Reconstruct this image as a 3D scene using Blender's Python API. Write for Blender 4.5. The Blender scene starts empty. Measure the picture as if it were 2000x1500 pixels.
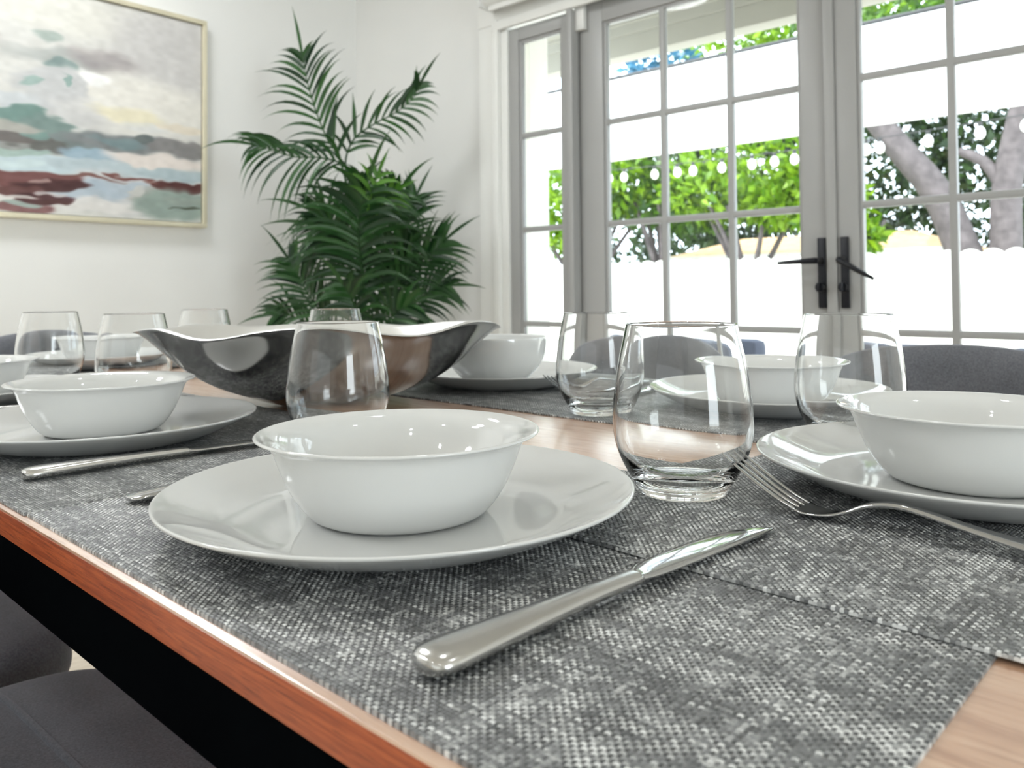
import bpy, bmesh, math, random
import numpy as np
from mathutils import Matrix, Vector, Euler
C = bpy.context.scene.collection
SC = bpy.context.scene
R = math.radians
PI = math.pi

# ------------------------------------------------------------------ camera, world, light, exposure
TZ = 0.75                                   # table top
CAMZ = TZ + 0.1317
fwd = Vector((-math.cos(R(48.2)), math.sin(R(48.2)), 0)); rgt = Vector((fwd.y, -fwd.x, 0))
pit, rol = R(1.40), R(-0.52)
Rx = Matrix(((1, 0, 0), (0, math.cos(pit), math.sin(pit)), (0, -math.sin(pit), math.cos(pit))))
Rz = Matrix(((math.cos(rol), -math.sin(rol), 0), (math.sin(rol), math.cos(rol), 0), (0, 0, 1)))
Q = (Rz @ Rx).transposed()                  # camera (right, down, forward) -> heading frame (right, down, forward)
def head(v): return rgt * v[0] + Vector((0, 0, -1)) * v[1] + fwd * v[2]
c_r, c_d, c_f = head(Q.col[0]), head(Q.col[1]), head(Q.col[2])
cam = bpy.data.cameras.new('camera'); camo = bpy.data.objects.new('camera', cam); C.objects.link(camo)
camo.matrix_world = Matrix(((c_r.x, -c_d.x, -c_f.x, 0), (c_r.y, -c_d.y, -c_f.y, 0), (c_r.z, -c_d.z, -c_f.z, CAMZ), (0, 0, 0, 1)))
cam.sensor_fit = 'HORIZONTAL'; cam.sensor_width = 36.0; cam.lens = 1585 / 2000 * 36.0
cam.shift_y = -(750 - 530) / 2000
cam.clip_start = 0.02; cam.clip_end = 200
cam.dof.use_dof = True; cam.dof.focus_distance = 0.50; cam.dof.aperture_fstop = 15.0
SC.camera = camo
SC.view_settings.view_transform = 'Standard'; SC.view_settings.look = 'None'
SC.view_settings.gamma = 1.0; SC.view_settings.use_curve_mapping = False
SC.view_settings.exposure = 0.1
SC.cycles.use_denoising = True
SC.cycles.max_bounces = 14; SC.cycles.diffuse_bounces = 5; SC.cycles.glossy_bounces = 6
SC.cycles.transmission_bounces = 12; SC.cycles.transparent_max_bounces = 16
SC.cycles.sample_clamp_indirect = 6.0; SC.cycles.blur_glossy = 0.5

w = bpy.data.worlds.new('world'); SC.world = w; w.use_nodes = True
bg = w.node_tree.nodes['Background']; bg.inputs[0].default_value = (0.80, 0.91, 1.0, 1); bg.inputs[1].default_value = 4.6
sun = bpy.data.lights.new('sun', 'SUN'); sun.energy = 3.6; sun.angle = R(0.6); sun.color = (1, 0.96, 0.88)
suno = bpy.data.objects.new('sun', sun); C.objects.link(suno)
suno.rotation_euler = Vector((0.35, 0.75, -1.15)).to_track_quat('-Z', 'Y').to_euler()
def downlight_or_fill(x, y, e, size=0.11):
    l = bpy.data.lights.new('downlight_or_wall_fill', 'AREA'); l.shape = 'DISK'; l.size = size; l.energy = e; l.color = (0.95, 0.98, 1.0)
    o = bpy.data.objects.new('downlight_or_wall_fill', l); C.objects.link(o); o.location = (x, y, 2.57)
for x in (-2.2, -0.6, 1.0):
    for y in (-1.6, 0.8): downlight_or_fill(x, y, 2.2)
for y, e_ in ((-1.5, 14), (-.95, 16), (.78, 13)): downlight_or_fill(-2.4, y, e_, 0.45)            # unseen fill lamps added to brighten the left wall
# fill lamps added in front of the windowless walls behind and at right
def fill_light(name, loc, direction, sx, sy, e):
    l = bpy.data.lights.new(name, 'AREA'); l.shape = 'RECTANGLE'; l.size = sx; l.size_y = sy; l.energy = e; l.color = (0.86, 0.95, 1.0)
    o = bpy.data.objects.new(name, l); C.objects.link(o); o.location = loc
    o.rotation_euler = Vector(direction).to_track_quat('-Z', 'Z').to_euler()
fill_light('back_fill_light', (0.8, -4.9, 1.45), (0, 1, 0), 5.0, 1.8, 18)
fill_light('side_fill_light', (6.35, -0.6, 1.45), (-1, 0, 0), 4.6, 1.9, 260)

# ------------------------------------------------------------------ helpers
def tag(o, label=None, cat=None, group=None, kind=None):
    if label: o['label'] = label
    if cat: o['category'] = cat
    if group: o['group'] = group
    if kind: o['kind'] = kind
    return o
def empty(name, loc=(0, 0, 0), rz=0):
    o = bpy.data.objects.new(name, None); C.objects.link(o); o.location = loc; o.rotation_euler = (0, 0, rz); o.empty_display_size = 0.05
    return o
def mesh(name, V, F, mat, parent=None, smooth=True, loc=None, rz=0):
    m = bpy.data.meshes.new(name); m.from_pydata([tuple(v) for v in V], [], F); m.update()
    if smooth:
        m.polygons.foreach_set('use_smooth', [True] * len(m.polygons))
        if smooth != 'all':
            try: m.set_sharp_from_angle(angle=R(38))
            except Exception: pass
    m.materials.append(mat)
    o = bpy.data.objects.new(name, m); C.objects.link(o)
    if parent: o.parent = parent
    if loc: o.location = loc
    o.rotation_euler.z = rz
    return o
class MB:
    def __init__(s): s.V = []; s.F = []
    def add(s, V, F):
        n = len(s.V); s.V += [tuple(v) for v in V]; s.F += [tuple(i + n for i in f) for f in F]; return s
    def box(s, x0, x1, y0, y1, z0, z1, b=0.0):
        if b <= 0:
            V = [(x, y, z) for z in (z0, z1) for y in (y0, y1) for x in (x0, x1)]
            return s.add(V, [(0, 2, 3, 1), (4, 5, 7, 6), (0, 1, 5, 4), (2, 6, 7, 3), (0, 4, 6, 2), (1, 3, 7, 5)])
        bm = bmesh.new(); bmesh.ops.create_cube(bm, size=1)
        for v in bm.verts: v.co = Vector(((x0 + x1) / 2 + v.co.x * (x1 - x0), (y0 + y1) / 2 + v.co.y * (y1 - y0), (z0 + z1) / 2 + v.co.z * (z1 - z0)))
        bmesh.ops.bevel(bm, geom=bm.edges[:], offset=b, segments=2, affect='EDGES', profile=0.6)
        bm.verts.index_update(); V = [v.co[:] for v in bm.verts]; F = [tuple(v.index for v in f.verts) for f in bm.faces]; bm.free()
        return s.add(V, F)
    def tube(s, P, r, n=10, cap=True):
        P = [Vector(p) for p in P]; rr = r if isinstance(r, (list, tuple)) else [r] * len(P)
        rings = []; up = Vector((0, 0, 1))
        t0 = (P[1] - P[0]).normalized()
        a = t0.cross(up); a = a.normalized() if a.length > 1e-4 else Vector((1, 0, 0))
        for i, p in enumerate(P):
            t = (P[min(i + 1, len(P) - 1)] - P[max(i - 1, 0)]).normalized()
            a = (a - t * a.dot(t)).normalized(); b = t.cross(a)
            rings.append([p + (a * math.cos(2 * PI * k / n) + b * math.sin(2 * PI * k / n)) * rr[i] for k in range(n)])
        V = [v for rg in rings for v in rg]; F = []
        for i in range(len(P) - 1):
            for k in range(n): F.append((i * n + k, i * n + (k + 1) % n, (i + 1) * n + (k + 1) % n, (i + 1) * n + k))
        if cap: F.append(tuple(range(n))[::-1]); F.append(tuple((len(P) - 1) * n + k for k in range(n)))
        return s.add(V, F)
    def lathe(s, prof, n=96, c=(0, 0, 0)):
        V = []; F = []; idx = []
        for r, z in prof:
            if r < 1e-6: idx.append([len(V)]); V.append((c[0], c[1], c[2] + z))
            else:
                idx.append(list(range(len(V), len(V) + n)))
                V += [(c[0] + r * math.cos(2 * PI * k / n), c[1] + r * math.sin(2 * PI * k / n), c[2] + z) for k in range(n)]
        for A, B in zip(idx, idx[1:]):
            for k in range(n):
                k2 = (k + 1) % n
                if len(A) == 1 and len(B) == 1: continue
                if len(A) == 1: F.append((A[0], B[k2], B[k]))
                elif len(B) == 1: F.append((A[k], A[k2], B[0]))
                else: F.append((A[k], A[k2], B[k2], B[k]))
        return s.add(V, F)
    def build(s, name, mat, parent=None, smooth=True, loc=None, rz=0): return mesh(name, s.V, s.F, mat, parent, smooth, loc, rz)
def spline(P, k=6):                                   # Catmull-Rom through points
    P = [tuple(map(float, p)) for p in P]; out = []
    for i in range(len(P) - 1):
        a = P[max(i - 1, 0)]; b = P[i]; c = P[i + 1]; d = P[min(i + 2, len(P) - 1)]
        for j in range(k):
            t = j / k
            out.append(tuple(0.5 * (2 * q + (-p + r) * t + (2 * p - 5 * q + 4 * r - s_) * t * t + (-p + 3 * q - 3 * r + s_) * t ** 3) for p, q, r, s_ in zip(a, b, c, d)))
    out.append(P[-1]); return out
def copy_tree(o, parent=None):
    c = o.copy(); C.objects.link(c)
    if parent: c.parent = parent
    for ch in list(o.children): copy_tree(ch, c)
    return c
def srgb(r, g, b):
    f = lambda c: (c / 255 / 12.92) if c / 255 <= 0.04045 else ((c / 255 + 0.055) / 1.055) ** 2.4
    return (f(r), f(g), f(b), 1)

# ------------------------------------------------------------------ materials
class NT:
    def __init__(s, name):
        s.m = bpy.data.materials.new(name); s.m.use_nodes = True; s.t = s.m.node_tree; s.b = s.t.nodes['Principled BSDF']; s.out = s.t.nodes['Material Output']
    def n(s, typ, **kw):
        nd = s.t.nodes.new(typ)
        for k, v in kw.items(): setattr(nd, k, v)
        return nd
    def l(s, a, b): s.t.links.new(a, b)
    def math(s, op, a, b=None, c=None):
        nd = s.n('ShaderNodeMath', operation=op)
        for i, v in enumerate((a, b, c)):
            if v is None: continue
            if isinstance(v, (int, float)): nd.inputs[i].default_value = v
            else: s.l(v, nd.inputs[i])
        return nd.outputs[0]
    def mix(s, f, a, b, typ='MIX'):
        nd = s.n('ShaderNodeMix', data_type='RGBA', blend_type=typ)
        for i, v in ((0, f), (6, a), (7, b)):
            if isinstance(v, (int, float, tuple)): nd.inputs[i].default_value = v
            else: s.l(v, nd.inputs[i])
        return nd.outputs[2]
    def coord(s, scale=(1, 1, 1), kind='Object', loc=(0, 0, 0)):
        tc = s.n('ShaderNodeTexCoord'); mp = s.n('ShaderNodeMapping'); mp.inputs['Scale'].default_value = scale; mp.inputs['Location'].default_value = loc
        s.l(tc.outputs[kind], mp.inputs[0]); return mp.outputs[0]
    def noise(s, vec, scale, detail=3, rough=0.55, dist=0):
        nd = s.n('ShaderNodeTexNoise'); nd.inputs['Scale'].default_value = scale; nd.inputs['Detail'].default_value = detail
        nd.inputs['Roughness'].default_value = rough; nd.inputs['Distortion'].default_value = dist; s.l(vec, nd.inputs['Vector']); return nd.outputs[0]
    def ramp(s, f, stops):
        nd = s.n('ShaderNodeValToRGB'); cr = nd.color_ramp
        while len(cr.elements) < len(stops): cr.elements.new(0.5)
        for e, (p, c) in zip(cr.elements, stops): e.position = p; e.color = c
        s.l(f, nd.inputs[0]); return nd.outputs[0]
    def bump(s, h, strength, dist):
        nd = s.n('ShaderNodeBump'); nd.inputs['Strength'].default_value = strength; nd.inputs['Distance'].default_value = dist
        s.l(h, nd.inputs['Height']); s.l(nd.outputs[0], s.b.inputs['Normal'])
    def set(s, **kw):
        for k, v in kw.items():
            i = s.b.inputs[k.replace('_', ' ')]
            if hasattr(v, 'is_linked') or hasattr(v, 'node'): s.l(v, i)
            else: i.default_value = v
        return s.m
def plain(name, col, rough=0.5, metal=0, coat=0, var=0.0, vs=30, bump=0, bs=200, **kw):
    t = NT(name); t.set(Roughness=rough, Metallic=metal, Coat_Weight=coat)
    if var:
        nz = t.noise(t.coord(), vs); lo = tuple(c * (1 - var) for c in col[:3]) + (1,); hi = tuple(min(1, c * (1 + var)) for c in col[:3]) + (1,)
        t.set(Base_Color=t.ramp(nz, [(0.3, lo), (0.7, hi)]))
    else: t.set(Base_Color=col)
    if bump: t.bump(t.noise(t.coord(), bs, 4), 0.5, bump)
    for k, v in kw.items(): t.set(**{k: v})
    return t.m
M = {}
M['wall'] = plain('wall_paint', srgb(232, 232, 230), 0.75, var=0.015, vs=3, bump=0.0004, bs=300)
M['ceiling'] = plain('ceiling_paint', srgb(240, 240, 238), 0.8, var=0.01, vs=3)
M['trim'] = plain('trim_paint', srgb(236, 236, 233), 0.35, var=0.01, vs=8)
M['ext'] = plain('exterior_white_paint', srgb(236, 234, 226), 0.5, var=0.02, vs=5)
M['soffit'] = plain('soffit_paint', srgb(168, 165, 154), 0.6, var=0.03, vs=4)
M['porcelain'] = plain('porcelain', srgb(220, 221, 220), 0.05, var=0.006, vs=12, IOR=1.72)
M['steel'] = plain('polished_steel', (0.5, 0.5, 0.5, 1), 0.07, 1.0, var=0.03, vs=40)
M['steel_satin'] = plain('brushed_steel', (0.58, 0.575, 0.56, 1), 0.2, 1.0, var=0.03, vs=60)
M['black_metal'] = plain('black_metal', (0.002, 0.0024, 0.003, 1), 0.7, 0.0, var=0.1, vs=20, Specular_IOR_Level=0.0)
M['hardware'] = plain('black_hardware', (0.01, 0.011, 0.016, 1), 0.35, 0.3, var=0.1, vs=50)
M['gold'] = plain('champagne_frame', srgb(226, 219, 194), 0.3, 0.35, var=0.05, vs=10)
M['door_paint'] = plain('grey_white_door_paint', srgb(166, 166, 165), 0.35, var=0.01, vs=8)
M['plastic'] = plain('white_plastic', srgb(225, 225, 223), 0.4, var=0.01, vs=30)
M['pot'] = plain('woven_pot', srgb(150, 132, 104), 0.7, var=0.2, vs=60, bump=0.003, bs=80)
M['soil'] = plain('soil', (0.03, 0.02, 0.012, 1), 0.9, var=0.4, vs=60)
M['concrete'] = plain('patio_concrete', srgb(232, 226, 214), 0.8, var=0.05, vs=3, bump=0.002, bs=30)
M['roof_tile'] = plain('tan_roof', srgb(214, 176, 132), 0.7, var=0.15, vs=6)
M['bark'] = plain('grey_bark', srgb(96, 88, 88), 0.85, var=0.3, vs=9, bump=0.02, bs=14)
M['sofa'] = plain('outdoor_cushion', srgb(78, 82, 96), 0.85, var=0.1, vs=30)
M['wire'] = plain('cable', (0.05, 0.05, 0.05, 1), 0.6, var=0.1, vs=20)
M['bulb'] = plain('bulb_glass', srgb(250, 248, 240), 0.15, var=0.01, vs=20)

def velvet():
    t = NT('grey_velvet'); co = t.coord(); n1 = t.noise(co, 7, 3, 0.5, 0.6); n2 = t.noise(co, 420, 3, 0.7)
    a = t.ramp(n1, [(0.3, srgb(84, 86, 92)), (0.7, srgb(112, 114, 121))])
    t.set(Base_Color=t.mix(0.35, a, t.ramp(n2, [(0.35, srgb(48, 49, 52)), (0.65, srgb(128, 129, 134))]), 'MIX'), Roughness=0.85)
    t.set(Sheen_Weight=0.6, Sheen_Roughness=0.35, Sheen_Tint=srgb(190, 192, 200)); t.bump(n2, 0.4, 0.0008); return t.m
M['velvet'] = velvet()
def wood(name, cs, sc=(1.2, 22, 22), rough=0.3, coat=0.5, crough=0.12, cior=1.5):
    t = NT(name); v = t.coord(sc); n1 = t.noise(v, 3.0, 6, 0.6, 1.2); v2 = t.coord((sc[0] * 6, sc[1] * 7, sc[2] * 7)); n2 = t.noise(v2, 2.5, 3, 0.6)
    c = t.ramp(n1, [(0.25, cs[0]), (0.45, cs[1]), (0.62, cs[2]), (0.8, cs[1])])
    c = t.mix(t.math('MULTIPLY', t.ramp(n2, [(0.52, (0, 0, 0, 1)), (0.66, (1, 1, 1, 1))]), 0.55), c, cs[0])
    t.set(Base_Color=c, Roughness=rough, Coat_Weight=coat, Coat_Roughness=crough, Coat_IOR=cior); t.bump(n2, 0.15, 0.0003); return t.m
M['oak_edge'] = wood('oak_edge', (srgb(92, 36, 14), srgb(160, 74, 36), srgb(182, 92, 48)), (5, 60, 130), 0.42, 0.15)
M['oak_top'] = wood('oak_top', (srgb(164, 112, 82), srgb(206, 160, 128), srgb(222, 182, 152)), (1.5, 16, 16), 0.35, 1.0, 0.22, 3.3)  # base paled so part of the window glare is in the wood colour
M['floor'] = wood('light_oak_floor', (srgb(190, 172, 148), srgb(214, 200, 180), srgb(224, 212, 194)), (8, 0.7, 8), 0.45, 0.2)

def glass_mat(name, ior, rough, tint):
    t = NT(name); co = t.coord(); nz = t.noise(co, 30, 2)
    t.set(Base_Color=tint, Roughness=rough, IOR=ior, Transmission_Weight=1.0)
    t.bump(nz, 0.05, 0.0004); return t.m
M['glass'] = glass_mat('clear_glass', 1.47, 0.0, (0.985, 0.99, 0.988, 1))
def pane_mat():
    t = NT('window_glass'); tr = t.n('ShaderNodeBsdfTransparent'); tr.inputs[0].default_value = (0.97, 0.98, 0.98, 1)
    gl = t.n('ShaderNodeBsdfGlossy'); gl.inputs['Roughness'].default_value = 0.01; fr = t.n('ShaderNodeFresnel'); fr.inputs[0].default_value = 1.25
    nz = t.noise(t.coord(), 2.0, 1); bp = t.n('ShaderNodeBump'); bp.inputs['Strength'].default_value = 0.05; bp.inputs['Distance'].default_value = 0.002; t.l(nz, bp.inputs['Height']); t.l(bp.outputs[0], gl.inputs['Normal'])
    mx = t.n('ShaderNodeMixShader'); t.l(fr.outputs[0], mx.inputs[0]); t.l(tr.outputs[0], mx.inputs[1]); t.l(gl.outputs[0], mx.inputs[2]); t.l(mx.outputs[0], t.out.inputs['Surface']); return t.m
M['pane'] = pane_mat()
def metal_bowl():
    t = NT('gunmetal_polish'); nz = t.noise(t.coord(), 9, 2)
    t.set(Base_Color=t.ramp(nz, [(0.3, (0.40, 0.395, 0.39, 1)), (0.7, (0.45, 0.445, 0.44, 1))]), Metallic=1.0, Roughness=0.13); return t.m
M['gunmetal'] = metal_bowl()
M['bowl_inside'] = plain('satin_aluminium', (0.86, 0.86, 0.85, 1), 0.32, 0.85, var=0.02, vs=20)
def leaf_mat(name, c1, c2, tr=0.35, rough=0.4):
    t = NT(name); g = t.n('ShaderNodeNewGeometry'); nz = t.noise(t.coord(), 5, 3)
    f = t.math('ADD', t.math('MULTIPLY', g.outputs['Random Per Island'], 0.7), t.math('MULTIPLY', nz, 0.4))
    c = t.ramp(f, [(0.15, c1), (0.85, c2)]); t.set(Base_Color=c, Roughness=rough)
    tl = t.n('ShaderNodeBsdfTranslucent'); t.l(c, tl.inputs[0]); mx = t.n('ShaderNodeMixShader'); mx.inputs[0].default_value = tr
    t.l(t.b.outputs[0], mx.inputs[1]); t.l(tl.outputs[0], mx.inputs[2]); t.l(mx.outputs[0], t.out.inputs['Surface']); return t.m
M['palm'] = leaf_mat('palm_leaf', srgb(14, 46, 22), srgb(44, 88, 36), 0.12, 0.35)
M['palm_new'] = leaf_mat('young_palm_leaf', srgb(56, 104, 34), srgb(88, 138, 46), 0.2, 0.35)
M['lime'] = leaf_mat('sunlit_leaf', srgb(74, 120, 14), srgb(146, 182, 36), 0.35)
M['green'] = leaf_mat('garden_leaf', srgb(34, 70, 20), srgb(92, 132, 38), 0.3)
M['darkleaf'] = leaf_mat('dense_leaf', srgb(18, 40, 22), srgb(58, 84, 38), 0.25)
M['bluegreen'] = leaf_mat('bluish_leaf', srgb(36, 88, 110), srgb(80, 140, 170), 0.25)
M['canvas_screen'] = plain('white_canvas', srgb(246, 246, 244), 0.8, var=0.01, vs=10)

def weave(seed, bumped):
    """two-way vinyl weave: every second crossing lifts the other thread; threads vary in grey along and across"""
    t = NT('woven_vinyl'); tc = t.n('ShaderNodeTexCoord'); sp = t.n('ShaderNodeSeparateXYZ'); t.l(tc.outputs['Object'], sp.inputs[0])
    p = 0.00185
    u = t.math('ADD', t.math('DIVIDE', sp.outputs[0], p), 500.0); v = t.math('ADD', t.math('DIVIDE', sp.outputs[1], p), 500.0)
    fu = t.math('SUBTRACT', t.math('FRACT', u), 0.5); fv = t.math('SUBTRACT', t.math('FRACT', v), 0.5)
    iu = t.math('FLOOR', u); iv = t.math('FLOOR', v)
    s = t.math('MULTIPLY', t.math('SINE', t.math('MULTIPLY', u, PI)), t.math('SINE', t.math('MULTIPLY', v, PI)))   # + / - per crossing
    rx = t.math('SQRT', t.math('MAXIMUM', t.math('SUBTRACT', 1.0, t.math('MULTIPLY', t.math('MULTIPLY', fv, fv), 3.7)), 0.0))
    ry = t.math('SQRT', t.math('MAXIMUM', t.math('SUBTRACT', 1.0, t.math('MULTIPLY', t.math('MULTIPLY', fu, fu), 3.7)), 0.0))
    hx = t.math('MULTIPLY', rx, t.math('ADD', 0.5, t.math('MULTIPLY', s, 0.5)))
    hy = t.math('MULTIPLY', ry, t.math('SUBTRACT', 0.5, t.math('MULTIPLY', s, 0.5)))
    h = t.math('MAXIMUM', hx, hy); top = t.math('GREATER_THAN', hx, hy)
    def thread(i, along, off):
        cb = t.n('ShaderNodeCombineXYZ'); t.l(t.math('MULTIPLY', i, 0.83), cb.inputs[0]); t.l(t.math('MULTIPLY', along, 0.16), cb.inputs[1]); cb.inputs[2].default_value = off + seed
        a = t.noise(cb.outputs[0], 1.0, 2, 0.6)
        cb2 = t.n('ShaderNodeCombineXYZ'); t.l(t.math('MULTIPLY', i, 0.09), cb2.inputs[0]); t.l(t.math('MULTIPLY', along, 0.02), cb2.inputs[1]); cb2.inputs[2].default_value = off + seed + 7
        b = t.noise(cb2.outputs[0], 1.0, 2, 0.5)
        return t.math('ADD', t.math('MULTIPLY', a, 0.66), t.math('MULTIPLY', b, 0.34))
    ca = thread(iv, u, 0.0); cbb = thread(iu, v, 31.0)
    stops = [(0.38, srgb(88, 90, 92)), (0.47, srgb(128, 130, 132)), (0.54, srgb(184, 186, 186)), (0.61, srgb(238, 240, 240))]
    dark = [(0.38, srgb(50, 52, 54)), (0.49, srgb(80, 82, 84)), (0.57, srgb(122, 124, 126)), (0.64, srgb(190, 192, 192))]
    c = t.mix(top, t.ramp(cbb, dark), t.ramp(ca, stops))
    t.set(Base_Color=c, Roughness=0.33, Specular_IOR_Level=0.8)
    if bumped: t.bump(h, 1.0, 0.0007)
    return t.m
M['weave'] = weave(1.0, True); M['weave_relief'] = weave(1.0, False)
def canvas_mat():
    t = NT('painted_canvas'); a = t.n('ShaderNodeAttribute', attribute_name='paint'); t.set(Base_Color=a.outputs['Color'], Roughness=0.55)
    t.bump(t.noise(t.coord((1, 1, 3)), 60, 4), 0.25, 0.001); return t.m
M['canvas'] = canvas_mat()

# ------------------------------------------------------------------ the room
WY = 2.40; WX = -3.14; CZ = 2.62
def struct(o): o['kind'] = 'structure'; return o
struct(MB().box(WX - .12, 6.5, -5.1, WY + .12, -.05, 0).build('floor', M['floor'], smooth=False))
struct(MB().box(WX - .12, 6.5, -5.1, WY + .12, CZ, CZ + .1).build('ceiling', M['ceiling'], smooth=False))
struct(MB().box(WX - .12, WX, -5.1, WY + .12, 0, CZ).build('wall_left', M['wall'], smooth=False))
OX0, OX1, OZ1 = -2.21, 1.35, 1.97                                  # opening for sidelite and doors
wb = MB(); wb.box(WX, OX0, WY, WY + .12, 0, CZ); wb.box(OX0, OX1, WY, WY + .12, OZ1, CZ); wb.box(OX1, 6.5, WY, WY + .12, 0, CZ)
struct(wb.build('wall_back', M['wall'], smooth=False))
wf = MB()                                                          # wall behind the camera
wf.box(WX, 6.5, -5.1, -5.0, 0, CZ)
struct(wf.build('wall_front', M['wall'], smooth=False))
wr = MB(); wr.box(6.4, 6.5, -5.0, WY, 0, CZ)
struct(wr.build('wall_right', M['wall'], smooth=False))
struct(MB().box(WX, WX + .014, -5.0, WY, 0, .12, .004).build('baseboard_left', M['trim']))
struct(MB().box(WX + .014, -2.30, WY - .014, WY, 0, .12, .004).build('baseboard_back', M['trim']))

# casing round the opening
tr = MB()
tr.box(-2.30, -2.215, WY - .020, WY, 0, 2.04, .004); tr.box(-2.215, -2.185, WY - .034, WY + .02, 0, 1.97, .005)
tr.box(-2.185, -2.15, WY - .014, WY + .03, 0, 1.965, .004)
tr.box(-2.30, 1.40, WY - .024, WY, 1.955, 2.05, .004); tr.box(-2.215, 1.35, WY - .036, WY - .02, 1.925, 1.962, .005)
struct(tr.build('trim_1', M['trim']))
# sidelite
def lite(name, gx0, gx1, gz0, gz1, fx0, fx1, fz0, fz1, vm, hm, y0, th, handle=None):
    """a glazed leaf: frame with glass opening gx0..gx1, gz0..gz1; vm / hm are muntin centres"""
    e = empty(name, ((fx0 + fx1) / 2, y0 + th / 2, fz0)); ox, oy, oz = e.location
    f = MB(); B = lambda a, b, c, d, e_, f_, bv=.003: f.box(a - ox, b - ox, c - oy, d - oy, e_ - oz, f_ - oz, bv)
    B(fx0, gx0, y0, y0 + th, fz0, fz1); B(gx1, fx1, y0, y0 + th, fz0, fz1); B(gx0, gx1, y0, y0 + th, gz1, fz1); B(gx0, gx1, y0, y0 + th, fz0, gz0)
    b = .010                                                        # glazing bead
    B(gx0, gx0 + b, y0 + .008, y0 + th - .008, gz0, gz1, .002); B(gx1 - b, gx1, y0 + .008, y0 + th - .008, gz0, gz1, .002)
    B(gx0 + b, gx1 - b, y0 + .008, y0 + th - .008, gz1 - b, gz1, .002); B(gx0 + b, gx1 - b, y0 + .008, y0 + th - .008, gz0, gz0 + b, .002)
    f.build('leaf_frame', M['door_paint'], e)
    m = MB(); mw = .0105
    for x in vm:
        m.box(x - mw - ox, x + mw - ox, y0 + .009 - oy, y0 + th - .009 - oy, gz0 - oz, gz1 - oz, .004)
    for z in hm:
        xs = [gx0] + [x for x in vm] + [gx1]
        m.box(gx0 - ox, gx1 - ox, y0 + .0095 - oy, y0 + th - .0095 - oy, z - mw - oz, z + mw - oz, .004)
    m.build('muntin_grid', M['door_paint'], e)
    MB().box(gx0 - ox, gx1 - ox, -.0025, .0025, gz0 - oz, gz1 - oz).build('glass_pane', M['pane'], e, smooth=False)
    e['kind'] = 'structure'
    return e
HM = [1.494, 1.123, 0.754]
lite('window_1', -2.102, -1.886, .385, 1.873, -2.149, -1.850, .02, 1.925, [], HM, WY - .002, .040)
# mullion post between sidelite and door
po = MB(); po.box(-1.850, -1.815, WY - .020, WY + .06, 0, 1.925, .006); po.box(-1.836, -1.812, WY - .034, WY - .018, 0, 1.925, .004)
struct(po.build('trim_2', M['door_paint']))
DY = WY + .012; DT = .042
d1 = lite('door_1', -1.706, -.978, .385, 1.862, -1.809, -.8895, .02, 1.955, [-1.463, -1.214], HM, DY, DT)
d2 = lite('door_2', -.812, -.080, .385, 1.862, -.8865, .035, .02, 1.955, [-.567, -.322], HM, DY, DT)
d3 = lite('window_2', .125, .855, .385, 1.862, .045, .94, .02, 1.925, [.37, .61], HM, WY - .002, .040)
d4 = MB().box(.945, 1.35, WY, WY + .06, 0, 1.955).build('trim_4', M['trim']); struct(d4)
struct(MB().box(-.903, -.873, DY - .010, DY - .001, .03, 1.95, .003).build('trim_3', M['door_paint']))   # astragal on the meeting stiles
struct(MB().box(-1.81, .94, WY - .01, WY + .10, 0, .019, .003).build('trim_5', M['trim']))   # threshold
def lever(name, parent, x, ang, mirror):
    ox, oy, oz = parent.location
    e = MB().box(x - .012 - ox, x + .012 - ox, DY - .011 - oy, DY - .0005 - oy, .823 - oz, 1.032 - oz, .0035).build(name, M['hardware'], parent)
    h = MB(); zc = .963; y = DY - .011
    h.tube([(x - ox, y - oy, zc - oz), (x - ox, y - .045 - oy, zc - oz)], .009, 14)
    dx, dz = math.cos(ang), math.sin(ang)
    P = [(x - ox, y - .045 - oy, zc - oz), (x + dx * .02 - ox, y - .050 - oy, zc + dz * .02 - oz), (x + dx * .07 - ox, y - .053 - oy, zc + dz * .07 - oz), (x + dx * .112 - ox, y - .050 - oy, zc + dz * .112 - oz)]
    h.tube(P, [.0095, .0085, .007, .005], 12); h.build('lever', M['hardware'], e)
    k = MB(); k.tube([(x - ox, y - oy, .885 - oz), (x - ox, y - .018 - oy, .885 - oz)], .0135, 16); k.box(x - .004 - ox, x + .004 - ox, y - .034 - oy, y - .018 - oy, .872 - oz, .898 - oz, .002); k.build('thumb_turn', M['hardware'], e)
    return e
lever('handle', d1, -.918, R(182), -1)
lever('handle', d2, -.851, R(-30), 1)

# roller blind above the opening
rb = empty('roller_blind', (-.4, WY - .03, 2.02)); tag(rb, 'rolled up white roller blind mounted above the french doors', 'blind')
t_ = MB(); t_.tube([(-1.80, -.035, .035), (1.85, -.035, .035)], .046, 32); t_.build('fabric_roll', M['trim'], rb)
for bx in (-1.815, 1.85): MB().box(bx, bx + .015, -.085, .03, -.018, .092, .004).build('end_bracket', M['plastic'], rb)
t_ = MB(); t_.box(-1.79, 1.84, -.052, -.036, -.030, -.009, .004); t_.build('bottom_bar', M['trim'], rb)
# door sensor
ds = empty('door_sensor', (-1.79, DY - .001, 1.875)); tag(ds, 'small white alarm contact sensor at the top corner of the left french door', 'sensor')
MB().box(-.026, .018, -.022, 0, -.030, .062, .004).build('sensor_body', M['plastic'], ds); MB().box(-.036, -.028, -.014, 0, -.034, -.006, .002).build('magnet', M['hardware'], ds)

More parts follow.
